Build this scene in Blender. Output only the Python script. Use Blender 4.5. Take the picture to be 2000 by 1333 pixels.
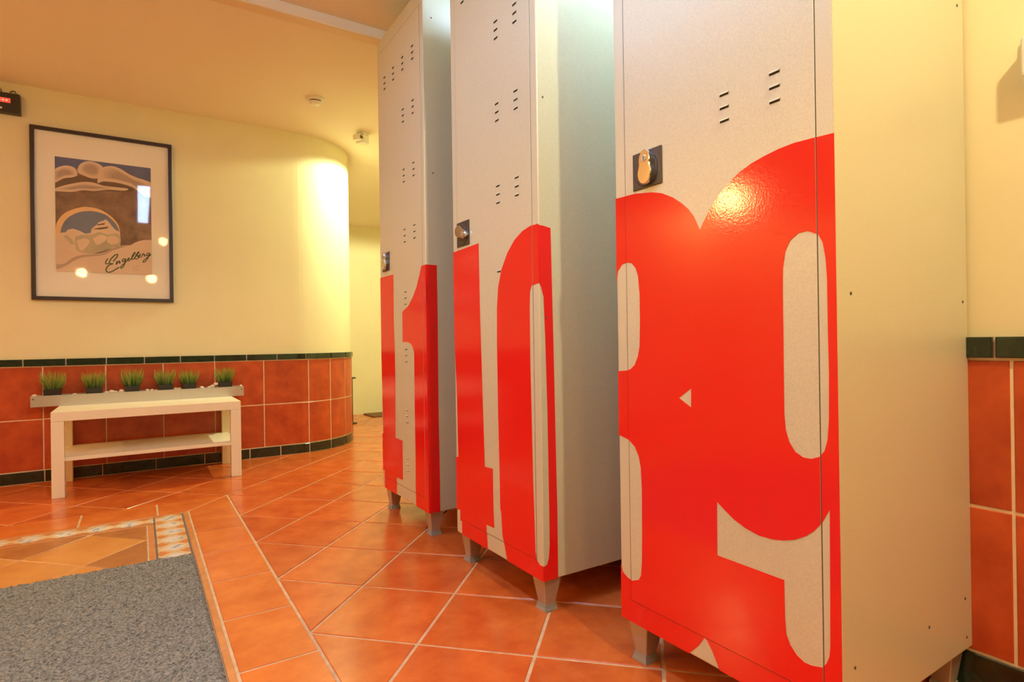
import bpy, bmesh, math, random
from mathutils import Matrix, Vector, geometry
for o in list(bpy.data.objects): bpy.data.objects.remove(o)
random.seed(4)
scene = bpy.context.scene
COL = scene.collection

# ------------------------------------------------------------------ camera
F_PX, PITCH, ROLL, CAM_H, YAW = 1137.1, 0.0015, -0.0144, 0.7819, 0.5703
_F = Vector((math.sin(YAW), math.cos(YAW), 0)); _R = Vector((math.cos(YAW), -math.sin(YAW), 0)); _Z = Vector((0, 0, 1))
FW = math.cos(PITCH)*_F + math.sin(PITCH)*_Z
_U = -math.sin(PITCH)*_F + math.cos(PITCH)*_Z
RT = math.cos(ROLL)*_R + math.sin(ROLL)*_U
UP = -math.sin(ROLL)*_R + math.cos(ROLL)*_U
EYE = Vector((0, 0, CAM_H))
cam_data = bpy.data.cameras.new('camera')
cam_data.sensor_width = 36; cam_data.sensor_fit = 'HORIZONTAL'; cam_data.lens = F_PX/2000*36
cam_data.clip_start = 0.02; cam_data.clip_end = 60
cam = bpy.data.objects.new('camera', cam_data)
M = Matrix((RT, UP, -FW)).transposed().to_4x4(); M.translation = EYE
cam.matrix_world = M
COL.objects.link(cam); scene.camera = cam
def pix_y(px, py, y):
    """direction of a photo pixel met with the wall plane at this y"""
    v = FW + (px-1000)/F_PX*RT - (py-666.5)/F_PX*UP
    t = y/v.y
    return EYE + v*t

# ------------------------------------------------------------------ world, exposure
world = bpy.data.worlds.new('world'); scene.world = world; world.use_nodes = True
world.node_tree.nodes['Background'].inputs[0].default_value = (1.0, 0.8, 0.55, 1)
world.node_tree.nodes['Background'].inputs[1].default_value = 0.3
vs = scene.view_settings
vs.view_transform = 'Standard'; vs.look = 'None'; vs.gamma = 1; vs.use_curve_mapping = False
vs.exposure = 0.82

# room numbers (metres): x to the right wall, y to the end wall
WALL_Y, WALL_X, CEIL, CEIL_NEAR, STEP_Y = 4.368, 1.545, 2.3157, 2.358, 2.81
ROOM_X0, ROOM_Y0, FAR_Y, COR_X = -4.2, -7.2, 6.36, 3.7
ARC_X, ARC_R = 0.95, 0.54
WARM, COOL, YEL = (1.0, 0.65, 0.25), (0.42, 0.62, 1.0), (0.93, 1.0, 0.60)
# downlights: x, y, watts, colour, cone degrees, label
DOWNLIGHTS = [
    (0.80, -0.40, 48, (1.0, 0.86, 0.50), 160, 'recessed ceiling downlight close to the bare right wall'),
    (-3.324, 3.929, 60, (1.0, 0.54, 0.18), 165, 'recessed ceiling downlight at the far left end of the poster wall'),
    (1.90, 4.22, 78, YEL, 166, 'recessed ceiling downlight washing the rounded wall corner'),
    (2.75, 5.55, 24, (1.0, 0.50, 0.15), 160, 'recessed ceiling downlight at the end of the side corridor'),
]
# globe pendants: x, y, z, watts, radius, label
PENDANTS = [
    (-1.95, 1.6, 1.93, 105, 0.09, 'globe fill lamp above the grey doormat, added out of view to light the ceiling'),  # unseen fill globe, added to brighten the ceiling
    (-0.63, -1.0, 1.794, 54, 0.05, 'round glass pendant lamp behind the camera, the one on the left'),
    (0.164, -1.0, 1.748, 40, 0.05, 'round glass pendant lamp behind the camera, the one on the right'),
    (0.314, -1.0, 2.29, 12, 0.05, 'round glass ceiling lamp behind the camera, mounted highest'),
]
LOUVRE = dict(x=0.06, y=1.3, w=0.10, l=1.9, watts=14)
COOL_FILL = dict(x=1.27, y0=0.62, y1=1.80, watts=17)  # unseen cool fill, added to light the locker sides

# ------------------------------------------------------------------ helpers
def new_mat(name, color, rough=0.5, metal=0.0, spec=0.5, coat=0.0):
    m = bpy.data.materials.new(name); m.use_nodes = True
    b = m.node_tree.nodes['Principled BSDF']
    b.inputs['Base Color'].default_value = (*color, 1); b.inputs['Roughness'].default_value = rough
    b.inputs['Metallic'].default_value = metal; b.inputs['Specular IOR Level'].default_value = spec
    b.inputs['Coat Weight'].default_value = coat
    return m
def nodes(m): return m.node_tree.nodes, m.node_tree.links, m.node_tree.nodes['Principled BSDF']
def noise_color(m, c1, c2, scale=6.0, detail=6.0, lo=0.3, hi=0.7, rand=0.0, coords='Object', stretch=None):
    n, l, b = nodes(m)
    tc = n.new('ShaderNodeTexCoord'); mp = n.new('ShaderNodeMapping'); nz = n.new('ShaderNodeTexNoise'); cr = n.new('ShaderNodeValToRGB')
    oi = n.new('ShaderNodeObjectInfo'); mul = n.new('ShaderNodeVectorMath'); mul.operation = 'SCALE'; mul.inputs['Scale'].default_value = 37
    cmb = n.new('ShaderNodeCombineXYZ')
    l.new(oi.outputs['Random'], cmb.inputs[0]); l.new(oi.outputs['Random'], cmb.inputs[2])
    l.new(cmb.outputs[0], mul.inputs[0]); l.new(mul.outputs[0], mp.inputs['Location'])
    if stretch: mp.inputs['Scale'].default_value = stretch
    l.new(tc.outputs[coords], mp.inputs[0]); l.new(mp.outputs[0], nz.inputs['Vector'])
    nz.inputs['Scale'].default_value = scale; nz.inputs['Detail'].default_value = detail; nz.inputs['Roughness'].default_value = 0.62
    l.new(nz.outputs[0], cr.inputs[0])
    cr.color_ramp.elements[0].position = lo; cr.color_ramp.elements[1].position = hi
    cr.color_ramp.elements[0].color = (*c1, 1); cr.color_ramp.elements[1].color = (*c2, 1)
    out = cr.outputs[0]
    if rand:
        hsv = n.new('ShaderNodeHueSaturation'); ma = n.new('ShaderNodeMath'); ma.operation = 'MULTIPLY_ADD'
        ma.inputs[1].default_value = rand; ma.inputs[2].default_value = 1-rand/2
        l.new(oi.outputs['Random'], ma.inputs[0]); l.new(ma.outputs[0], hsv.inputs['Value']); l.new(out, hsv.inputs['Color']); out = hsv.outputs[0]
    l.new(out, b.inputs['Base Color'])
    return nz
def bump(m, scale, strength, dist=0.001, detail=3.0):
    n, l, b = nodes(m)
    tc = n.new('ShaderNodeTexCoord'); nz = n.new('ShaderNodeTexNoise'); bp = n.new('ShaderNodeBump')
    nz.inputs['Scale'].default_value = scale; nz.inputs['Detail'].default_value = detail
    bp.inputs['Strength'].default_value = strength; bp.inputs['Distance'].default_value = dist
    l.new(tc.outputs['Object'], nz.inputs['Vector']); l.new(nz.outputs[0], bp.inputs['Height']); l.new(bp.outputs[0], b.inputs['Normal'])
def emit_mat(name, color, strength):
    m = new_mat(name, color, 0.4); n, l, b = nodes(m)
    b.inputs['Emission Color'].default_value = (*color, 1); b.inputs['Emission Strength'].default_value = strength
    return m

def link(name, me, mat=None, parent=None):
    o = bpy.data.objects.new(name, me); COL.objects.link(o)
    if mat and not me.materials:
        for x in (mat if isinstance(mat, (list, tuple)) else [mat]): me.materials.append(x)
    if parent: o.parent = parent
    return o
def mesh(name, v, f, mat=None, parent=None, mi=None, smooth=False):
    me = bpy.data.meshes.new(name); me.from_pydata([tuple(x) for x in v], [], f); 
    if mi: me.polygons.foreach_set('material_index', mi)
    if smooth: me.polygons.foreach_set('use_smooth', [True]*len(me.polygons))
    me.update()
    return link(name, me, mat, parent)
def from_bm(name, bm, mat=None, parent=None, smooth=False):
    me = bpy.data.meshes.new(name); bmesh.ops.recalc_face_normals(bm, faces=bm.faces[:]); bm.to_mesh(me); bm.free()
    if smooth: me.polygons.foreach_set('use_smooth', [True]*len(me.polygons))
    return link(name, me, mat, parent)
def bm_box(bm, x0, x1, y0, y1, z0, z1, bev=0.0, seg=2):
    r = bmesh.ops.create_cube(bm, size=1.0)
    for v in r['verts']:
        v.co = Vector(((x0+x1)/2+v.co.x*(x1-x0), (y0+y1)/2+v.co.y*(y1-y0), (z0+z1)/2+v.co.z*(z1-z0)))
    if bev:
        es = list({e for v in r['verts'] for e in v.link_edges})
        bmesh.ops.bevel(bm, geom=es, offset=bev, segments=seg, affect='EDGES', profile=0.5)
def box(name, x0, x1, y0, y1, z0, z1, mat, parent=None, bev=0.0, seg=2):
    bm = bmesh.new(); bm_box(bm, x0, x1, y0, y1, z0, z1, bev, seg); return from_bm(name, bm, mat, parent)
def lathe(name, prof, mat, parent=None, seg=24, loc=(0, 0, 0), smooth=True):
    v, f = [], []
    for r, z in prof:
        for k in range(seg):
            a = 2*math.pi*k/seg; v.append((loc[0]+r*math.cos(a), loc[1]+r*math.sin(a), loc[2]+z))
    for i in range(len(prof)-1):
        for k in range(seg):
            f.append((i*seg+k, i*seg+(k+1) % seg, (i+1)*seg+(k+1) % seg, (i+1)*seg+k))
    f.append(tuple(range(seg))[::-1]); f.append(tuple(range((len(prof)-1)*seg, len(prof)*seg)))
    return mesh(name, v, f, mat, parent, smooth=False)
def tube(name, pts, r, mat, parent=None, seg=8):
    v, f = [], []
    pts = [Vector(p) for p in pts]
    for i, p in enumerate(pts):
        t = (pts[min(i+1, len(pts)-1)]-pts[max(i-1, 0)]).normalized()
        a = t.orthogonal().normalized(); b = t.cross(a)
        for k in range(seg):
            q = 2*math.pi*k/seg; v.append(p+r*(math.cos(q)*a+math.sin(q)*b))
    for i in range(len(pts)-1):
        for k in range(seg): f.append((i*seg+k, i*seg+(k+1) % seg, (i+1)*seg+(k+1) % seg, (i+1)*seg+k))
    f.append(tuple(range(seg))[::-1]); f.append(tuple(range((len(pts)-1)*seg, len(pts)*seg)))
    return mesh(name, v, f, mat, parent, smooth=True)
def tag(o, label, cat, group=None, kind=None):
    o['label'] = label; o['category'] = cat
    if group: o['group'] = group
    if kind: o['kind'] = kind
    return o
def empty(name, loc=(0, 0, 0), rz=0.0):
    o = bpy.data.objects.new(name, None); COL.objects.link(o); o.location = loc; o.rotation_euler = (0, 0, rz); o.empty_display_size = 0.05
    return o

# ------------------------------------------------------------------ materials
def M_tile(name, c1, c2, rough, rand):
    m = new_mat(name, c1, rough, spec=0.5); noise_color(m, c1, c2, 9.0, 7.0, 0.28, 0.75, rand); bump(m, 60, 0.12, 0.0006); return m
m_floor_tile = M_tile('floor_terracotta', (0.50, 0.088, 0.018), (0.72, 0.185, 0.036), 0.19, 0.14)
m_border_tile = M_tile('border_terracotta', (0.58, 0.125, 0.02), (0.76, 0.225, 0.04), 0.22, 0.10)
m_wall_tile = M_tile('wall_terracotta', (0.38, 0.045, 0.012), (0.65, 0.115, 0.028), 0.30, 0.14)
m_grout = new_mat('grout', (0.55, 0.36, 0.19), 0.85); noise_color(m_grout, (0.52, 0.33, 0.17), (0.70, 0.49, 0.29), 30)
m_wgrout = new_mat('wall_grout', (0.84, 0.68, 0.46), 0.85); noise_color(m_wgrout, (0.78, 0.60, 0.38), (0.88, 0.74, 0.52), 30)
m_green = new_mat('green_glaze', (0.012, 0.026, 0.014), 0.12, spec=0.7); noise_color(m_green, (0.008, 0.018, 0.010), (0.026, 0.045, 0.024), 14, 4, 0.3, 0.7, 0.3)
m_liner = new_mat('liner_tile', (0.60, 0.24, 0.07), 0.35); noise_color(m_liner, (0.50, 0.18, 0.05), (0.68, 0.30, 0.10), 12)
m_diamond = new_mat('ochre_tile', (0.62, 0.27, 0.06), 0.3); noise_color(m_diamond, (0.56, 0.22, 0.045), (0.68, 0.32, 0.075), 7, rand=0.1)
m_brown = new_mat('brown_tile', (0.42, 0.16, 0.04), 0.3); noise_color(m_brown, (0.34, 0.12, 0.03), (0.50, 0.21, 0.055), 7, rand=0.1)
m_mos = [new_mat('mosaic_white', (0.74, 0.68, 0.60), 0.25), new_mat('mosaic_orange', (0.66, 0.25, 0.07), 0.3), new_mat('mosaic_cream', (0.72, 0.50, 0.27), 0.3), new_mat('mosaic_blue', (0.44, 0.46, 0.50), 0.25)]
m_mosgrout = new_mat('mosaic_grout', (0.16, 0.12, 0.10), 0.8)
m_plaster = new_mat('cream_plaster', (0.80, 0.72, 0.45), 0.6); noise_color(m_plaster, (0.78, 0.70, 0.435), (0.82, 0.74, 0.465), 3); bump(m_plaster, 140, 0.18, 0.001)
m_ceil = new_mat('ceiling_paint', (0.88, 0.78, 0.60), 0.7); noise_color(m_ceil, (0.87, 0.77, 0.59), (0.89, 0.79, 0.61), 2); bump(m_ceil, 160, 0.1, 0.001)
m_white_gloss = new_mat('white_gloss_paint', (0.88, 0.85, 0.80), 0.3)
m_trim = new_mat('cream_trim', (0.80, 0.62, 0.38), 0.5)
def steel(name, c, metal, rough):
    m = new_mat(name, c, rough, metal); n, l, b = nodes(m)
    nz = noise_color(m, tuple(x*0.93 for x in c), tuple(min(1, x*1.06) for x in c), 420, 2, 0.35, 0.65); bump(m, 380, 0.16, 0.0004)
    return m
m_silver = steel('silver_enamel', (0.64, 0.625, 0.47), 0.10, 0.38)
m_leg = steel('leg_steel', (0.52, 0.49, 0.45), 0.6, 0.38)
m_foot = new_mat('foot_plastic', (0.30, 0.29, 0.26), 0.6); bump(m_foot, 90, 0.1)
m_vinyl = new_mat('red_vinyl', (0.80, 0.014, 0.012), 0.12, spec=0.5); bump(m_vinyl, 260, 0.16, 0.0006, 2.0)
m_gap = new_mat('dark_gap', (0.09, 0.075, 0.06), 0.8)
m_slot = new_mat('slot_shadow', (0.06, 0.05, 0.035), 0.8)
m_plate = new_mat('lock_plate', (0.055, 0.045, 0.04), 0.4); bump(m_plate, 200, 0.1)
m_chrome = new_mat('satin_chrome', (0.78, 0.76, 0.72), 0.16, 1.0); bump(m_chrome, 120, 0.03)
m_bench = new_mat('white_laminate', (0.90, 0.82, 0.62), 0.4); noise_color(m_bench, (0.89, 0.81, 0.61), (0.91, 0.83, 0.63), 40)
m_trough = steel('brushed_zinc', (0.62, 0.60, 0.55), 0.75, 0.34)
m_pot = new_mat('black_pot', (0.02, 0.018, 0.016), 0.5); bump(m_pot, 80, 0.1)
m_soil = new_mat('soil', (0.03, 0.02, 0.012), 0.9); bump(m_soil, 300, 0.6, 0.003)
m_grass = new_mat('grass_blade', (0.10, 0.22, 0.02), 0.5); n_, l_, b_ = nodes(m_grass)
_at = n_.new('ShaderNodeAttribute'); _at.attribute_name = 'tip'; _cr = n_.new('ShaderNodeValToRGB')
_cr.color_ramp.elements[0].color = (0.035, 0.10, 0.018, 1); _cr.color_ramp.elements[1].color = (0.36, 0.40, 0.05, 1)
l_.new(_at.outputs['Fac'], _cr.inputs[0]); l_.new(_cr.outputs[0], b_.inputs['Base Color'])
m_pebble = new_mat('white_pebble', (0.80, 0.74, 0.62), 0.6); noise_color(m_pebble, (0.72, 0.62, 0.48), (0.86, 0.80, 0.70), 60)
m_mat = new_mat('coil_mat', (0.17, 0.17, 0.155), 0.9); noise_color(m_mat, (0.06, 0.06, 0.052), (0.31, 0.30, 0.265), 160, 4, 0.34, 0.66)
m_frame = new_mat('black_frame', (0.035, 0.02, 0.013), 0.4); bump(m_frame, 60, 0.1)
m_passe = new_mat('mount_board', (0.92, 0.88, 0.78), 0.8); bump(m_passe, 300, 0.05)
m_black = new_mat('black_plastic', (0.03, 0.025, 0.02), 0.4); bump(m_black, 100, 0.05)
m_white_pl = new_mat('white_plastic', (0.82, 0.78, 0.68), 0.4); bump(m_white_pl, 80, 0.03)
m_red_led = emit_mat('red_display', (0.75, 0.07, 0.04), 0.55)
m_red_led2 = emit_mat('red_display_text', (0.9, 0.30, 0.22), 0.8)
m_doormat2 = new_mat('brown_mat', (0.20, 0.10, 0.04), 0.9); bump(m_doormat2, 200, 0.5)
m_glass = bpy.data.materials.new('picture_glass'); m_glass.use_nodes = True
_n, _l = m_glass.node_tree.nodes, m_glass.node_tree.links; _n.clear()
_o = _n.new('ShaderNodeOutputMaterial'); _mx = _n.new('ShaderNodeMixShader'); _t = _n.new('ShaderNodeBsdfTransparent'); _g = _n.new('ShaderNodeBsdfGlossy'); _fr = _n.new('ShaderNodeFresnel')
_fr.inputs[0].default_value = 1.5; _g.inputs['Roughness'].default_value = 0.03
_ge = _n.new('ShaderNodeNewGeometry'); _ma = _n.new('ShaderNodeMath'); _ma.operation = 'SUBTRACT'; _ma.use_clamp = True
_l.new(_fr.outputs[0], _ma.inputs[0]); _l.new(_ge.outputs['Backfacing'], _ma.inputs[1]); _l.new(_ma.outputs[0], _mx.inputs[0]); _l.new(_t.outputs[0], _mx.inputs[1]); _l.new(_g.outputs[0], _mx.inputs[2]); _l.new(_mx.outputs[0], _o.inputs[0])

# ------------------------------------------------------------------ floor
floor = box('floor', ROOM_X0-0.2, COR_X+0.2, ROOM_Y0-0.2, FAR_Y+0.2, -0.12, -0.0025, m_grout)
tag(floor, 'terracotta tiled floor laid diagonally around a mosaic-bordered panel', 'floor', kind='structure')
GR = 0.0045
def clip(poly, a, b, c):      # keep a*x+b*y<=c
    out = []
    for i, p in enumerate(poly):
        q = poly[(i+1) % len(poly)]; dp = a*p[0]+b*p[1]-c; dq = a*q[0]+b*q[1]-c
        if dp <= 1e-9: out.append(p)
        if (dp < -1e-9 and dq > 1e-9) or (dp > 1e-9 and dq < -1e-9):
            t = dp/(dp-dq); out.append((p[0]+t*(q[0]-p[0]), p[1]+t*(q[1]-p[1])))
    return out
def area(p): return 0.5*sum(p[i][0]*p[(i+1) % len(p)][1]-p[(i+1) % len(p)][0]*p[i][1] for i in range(len(p)))
def inset(poly, d):
    n = len(poly); out = []
    for i in range(n):
        a, b, c = poly[i-1], poly[i], poly[(i+1) % n]
        e1 = Vector((b[0]-a[0], b[1]-a[1])).normalized(); e2 = Vector((c[0]-b[0], c[1]-b[1])).normalized()
        n1 = Vector((-e1.y, e1.x)); n2 = Vector((-e2.y, e2.x)); k = 1+n1.dot(n2)
        if k < 0.05: k = 0.05
        m = (n1+n2)*(d/k); out.append((b[0]+m.x, b[1]+m.y))
    return out
def slab_mesh(name, poly, z0, z1, ch):
    if area(poly) < 0: poly = poly[::-1]
    p1 = inset(poly, ch); n = len(poly)
    v = [(x, y, z0) for x, y in poly]+[(x, y, z1-ch) for x, y in poly]+[(x, y, z1) for x, y in p1]
    f = [tuple(range(2*n, 3*n))]
    for i in range(n):
        j = (i+1) % n; f += [(i, j, n+j, n+i), (n+i, n+j, 2*n+j, 2*n+i)]
    me = bpy.data.meshes.new(name); me.from_pydata(v, [], f); me.update(); return me
def clean(poly):
    out = []
    for p in poly:
        if not out or (abs(p[0]-out[-1][0])+abs(p[1]-out[-1][1]) > 1e-4): out.append(p)
    if len(out) > 1 and abs(out[0][0]-out[-1][0])+abs(out[0][1]-out[-1][1]) < 1e-4: out.pop()
    return out
def floor_piece(name, poly, mat, z=0.0, grout=GR, parent=None, ch=0.0015):
    poly = clean(poly)
    if len(poly) < 3: return None
    if area(poly) < 0: poly = poly[::-1]
    if area(poly) < 2e-4 and grout >= GR: return None
    poly = inset(poly, grout)
    if area(poly) <= 1e-5: return None
    cx = sum(p[0] for p in poly)/len(poly); cy = sum(p[1] for p in poly)/len(poly)
    me = slab_mesh(name, [(x-cx, y-cy) for x, y in poly], -0.008, 0, ch)
    o = link(name, me, mat, parent or floor); o.location = (cx, cy, z); return o
BX, BY, HD = 0.382, 3.385, 0.219            # outer corner of the framed panel, half diagonal of a tile
full = slab_mesh('floor_tile', inset([(HD, 0), (0, HD), (-HD, 0), (0, -HD)], GR), -0.008, 0, 0.0015)
def on_curve_side(x, y):                    # inside the end wall / rounded corner
    if x < ARC_X: return y - WALL_Y
    d = math.hypot(x-ARC_X, y-(WALL_Y+ARC_R))
    if y < WALL_Y+ARC_R: return ARC_R-d
    return (ARC_X+ARC_R)-x
cnt = 0; later = []
for i in range(-40, 41):
    for j in range(-40, 41):
        if (i+j) % 2 == 0: continue
        cx, cy = BX+i*HD, BY+j*HD
        if not (-2.3 < cx < 3.0 and -1.4 < cy < FAR_Y+0.1): continue
        if cx < BX-0.01 and cy < BY-0.01: continue
        if cy < 1.0 and cx > WALL_X: continue
        if WALL_X < cx-0.3 and cy < 3.0: continue
        # behind the end wall / beyond the far wall
        if min(on_curve_side(cx+dx, cy+dy) for dx, dy in ((HD, 0), (0, HD), (-HD, 0), (0, -HD))) > 0.02: continue
        poly = [(cx+HD, cy), (cx, cy+HD), (cx-HD, cy), (cx, cy-HD)]
        whole = True
        if abs(cx-BX) < 0.01 and cy < BY: poly = clip(poly, -1, 0, -BX); whole = False
        if abs(cy-BY) < 0.01 and cx < BX: poly = clip(poly, 0, -1, -BY); whole = False
        if cx+HD > WALL_X and cy < 3.2: poly = clip(poly, 1, 0, WALL_X); whole = False
        if cx < ARC_X and cy+HD > WALL_Y: poly = clip(poly, 0, 1, WALL_Y+0.0); whole = False
        if whole: o = link('floor_tile', full, m_floor_tile, floor); o.location = (cx, cy, random.uniform(-0.0004, 0.0004)); o.rotation_euler = (0, 0, random.choice((0, 1, 2, 3))*math.pi/2)
        else: floor_piece('floor_tile', poly, m_floor_tile)
        cnt += 1
# border of half tiles
B0, BY0 = 0.19, 3.168
ys = [BY0-0.005, 3.08, 2.775, 2.475, 2.16, 1.842, 1.53, 1.215, 0.90, 0.585, 0.27, -0.05]
floor_piece('border_tile', [(B0, BY0), (BX, BY), (BX, ys[1]), (B0, ys[1])], m_border_tile)
for a, b in zip(ys[1:-1], ys[2:]): floor_piece('border_tile', [(B0, b), (BX, b), (BX, a), (B0, a)], m_border_tile)
xs = [0.067-0.3*k for k in range(0, 7)]
floor_piece('border_tile', [(B0, BY0), (BX, BY), (xs[0], BY), (xs[0], BY0)], m_border_tile)
for a, b in zip(xs[:-1], xs[1:]): floor_piece('border_tile', [(b, BY0), (a, BY0), (a, BY), (b, BY)], m_border_tile)
# liner strips
LX1, LX0, MX1, MX0, FX = 0.188, 0.166, 0.160, 0.052, 0.022
LY1, MY1, MY0, FY = 3.166, 3.140, 3.038, 3.012
for k in range(12):
    y1 = LY1-k*0.3; y0 = y1-0.3
    floor_piece('liner_tile', [(LX0, y0), (LX1, y0), (LX1, y1), (LX0, y1)], m_liner, grout=0.0015)
    y1 = min(MY0-0.004-k*0.3, FY+0.02); y0 = MY0-0.004-(k+1)*0.3
    floor_piece('liner_tile', [(FX+0.002, y0), (MX0-0.004, y0), (MX0-0.004, y1), (FX+0.002, y1)], m_liner, grout=0.0015)
for k in range(7):
    x1 = LX0-k*0.3; floor_piece('liner_tile', [(x1-0.3, MY1+0.003), (x1, MY1+0.003), (x1, LY1), (x1-0.3, LY1)], m_liner, grout=0.0015)
    x1 = FX-k*0.3; floor_piece('liner_tile', [(x1-0.3, FY+0.002), (x1, FY+0.002), (x1, MY0-0.004), (x1-0.3, MY0-0.004)], m_liner, grout=0.0015)
# mosaic bed + lozenges
bed = box('mosaic_bed', MX0-0.006, LX0, -0.1, MY1+0.004, -0.006, -0.0015, m_mosgrout, floor)
bed2 = box('mosaic_bed', -1.7, MX0-0.006, MY0-0.005, MY1+0.004, -0.006, -0.0015, m_mosgrout, floor)
def lozenges(x0, x1, y0, y1, along):
    h = 0.0142; res = []
    nx = int((x1-x0)/h)+2; ny = int((y1-y0)/h)+2
    for i in range(-1, nx+1):
        for j in range(-1, ny+1):
            if (i+j) % 2: continue
            cx = x0+i*h; cy = y1-j*h
            poly = [(cx+h, cy), (cx, cy+h), (cx-h, cy), (cx, cy-h)]
            for c in ((1, 0, x1), (-1, 0, -x0), (0, 1, y1), (0, -1, -y0)):
                poly = clip(poly, *c)
                if len(poly) < 3: break
            if len(poly) < 3 or abs(area(clean(poly) if len(clean(poly)) > 2 else [(0, 0)]*3)) < 6e-5: continue
            a, b = (j, i) if along == 'y' else (i, j)
            ph = a % 8; mid = abs(b-4)
            d = abs(ph-4)+mid
            mat = m_mos[0] if d <= 2 else (m_mos[1] if (ph in (0, 1, 7) and mid >= 2) else m_mos[2])
            if d == 0 or (d == 2 and random.random() < 0.35): mat = m_mos[3] if random.random() < 0.5 else m_mos[0]
            res.append((poly, mat, cx, cy))
    return res
loz = lozenges(MX0, MX1, 2.42, MY1, 'y')+lozenges(-1.69, MX0-0.004, MY0, MY1, 'x')
loz.sort(key=lambda t: math.hypot(t[2], t[3]))
for poly, mat, cx, cy in loz[:300]: floor_piece('mosaic_lozenge', poly, mat, z=0.0006, grout=0.0011, ch=0.0006)
sv, sf, smi = [], [], []
for poly, mat, cx, cy in loz[300:]:
    p = clean(poly); p = p if area(p) > 0 else p[::-1]; p = inset(p, 0.0011); b0 = len(sv)
    n = len(p); sv += [(x, y, -0.004) for x, y in p]+[(x, y, 0.0006) for x, y in p]
    sf.append(tuple(range(b0+n, b0+2*n))); smi.append(m_mos.index(mat))
    for i in range(n): sf.append((b0+i, b0+(i+1) % n, b0+n+(i+1) % n, b0+n+i)); smi.append(m_mos.index(mat))
if sv:
    o = mesh('mosaic_lozenges', sv, sf, m_mos, floor, smi); o['kind'] = 'stuff'
# ochre diamonds inside
HQ = 0.2
for i in range(-9, 2):
    for j in range(-12, 2):
        if (i+j) % 2: continue
        cx, cy = FX-HQ+i*HQ+0.0, FY-HQ-0.017+j*HQ+0.0+0.0
        poly = [(cx+HQ, cy), (cx, cy+HQ), (cx-HQ, cy), (cx, cy-HQ)]
        n0 = abs(area(poly)); poly = clip(poly, 1, 0, FX)
        if len(poly) > 2: poly = clip(poly, 0, 1, FY)
        if len(poly) < 3 or cy < 1.9: continue
        floor_piece('field_tile', poly, m_brown if abs(area(clean(poly))) < 0.75*n0 else m_diamond, grout=0.003)

# ------------------------------------------------------------------ walls
def end_wall_pt(s, d):                      # s runs along the end wall, d is proud of it
    if s < ARC_X: return (s, WALL_Y-d)
    a = (s-ARC_X)/ARC_R
    if a < math.pi/2:
        return (ARC_X+(ARC_R+d)*math.sin(a), WALL_Y+ARC_R-(ARC_R+d)*math.cos(a))
    e = s-ARC_X-ARC_R*math.pi/2
    return (ARC_X+ARC_R+d, WALL_Y+ARC_R+e)
def strip_wall(name, ss, d, z0, z1, mat, thick=0.15):
    v, f = [], []
    for s in ss:
        for dd in (d, -thick):
            x, y = end_wall_pt(s, dd); v += [(x, y, z0), (x, y, z1)]
    n = len(ss)
    for i in range(n-1):
        a, b = 4*i, 4*i+4
        f += [(a, b, b+1, a+1), (a+2, a+3, b+3, b+2), (a+1, b+1, b+3, a+3), (a, a+2, b+2, b)]
    f += [(0, 1, 3, 2), (4*n-4, 4*n-2, 4*n-1, 4*n-3)]
    o = mesh(name, v, f, mat); return o
ARC_END = ARC_X+ARC_R*math.pi/2
ss = [ROOM_X0, -1, 0, ARC_X]+[ARC_X+(ARC_END-ARC_X)*k/28 for k in range(1, 29)]+[ARC_END+FAR_Y-WALL_Y-ARC_R+0.05]
wall_left = strip_wall('wall_left', ss, 0.0, -0.05, CEIL+0.12, m_plaster)
tag(wall_left, 'cream plaster wall with poster, rounding into a curved corner above tiled dado', 'wall', kind='structure')
wall_right = box('wall_right', WALL_X, WALL_X+0.18, ROOM_Y0, 3.2, -0.05, CEIL_NEAR+0.1, m_plaster)
tag(wall_right, 'cream plaster wall with tiled dado behind the lockers', 'wall', kind='structure')
def grid_tile(u0, u1, z0, z1, thick, ch, cols, fn):
    us = [u0, u0+ch]+[u0+ch+(u1-u0-2*ch)*k/cols for k in range(1, cols)]+[u1-ch, u1]
    zs = [z0, z0+ch, z1-ch, z1]; nu, nz = len(us), len(zs); v, f = [], []
    for i, u in enumerate(us):
        for k, z in enumerate(zs):
            d = thick-ch if i in (0, nu-1) or k in (0, nz-1) else thick
            v.append(fn(u, d, z))
    for i in range(nu-1):
        for k in range(nz-1): a = i*nz+k; f.append((a, a+nz, a+nz+1, a+1))
    ring = [i*nz for i in range(nu)]+[(nu-1)*nz+k for k in range(1, nz)]+[i*nz+nz-1 for i in range(nu-2, -1, -1)]+[k for k in range(nz-2, 0, -1)]
    b0 = len(v); rp = {0: u0}
    for r in ring: v.append(fn(us[r//nz], 0.0, zs[r % nz]))
    m = len(ring)
    for i in range(m): f.append((ring[i], b0+i, b0+(i+1) % m, ring[(i+1) % m])[::-1])
    me = bpy.data.meshes.new('tile'); me.from_pydata(v, [], f); me.update(); return me
WG = 0.0032
def end_tile(name, s0, s1, z0, z1, mat, thick):
    mid = (s0+s1)/2
    if s1 <= ARC_X:
        fn = lambda u, d, z: (u-mid, -d, z-z0)
        me = grid_tile(s0+WG, s1-WG, z0+WG, z1-WG, thick, 0.002, 1, fn); o = link(name, me, mat, wall_left); o.location = (mid, WALL_Y, z0)
    else:
        bx, by = end_wall_pt(mid, 0)
        fn = lambda u, d, z: (end_wall_pt(u, d)[0]-bx, end_wall_pt(u, d)[1]-by, z-z0)
        me = grid_tile(s0+WG, s1-WG, z0+WG, z1-WG, thick, 0.002, 7, fn); o = link(name, me, mat, wall_left); o.location = (bx, by, z0)
    return o
ZB, ZJ, ZD, ZT = 0.071, 0.368, 0.677, 0.723
bk = strip_wall('dado_backing', ss, 0.0065, 0.0, ZT-0.004, m_wgrout, 0.0); bk.parent = wall_left
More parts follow.
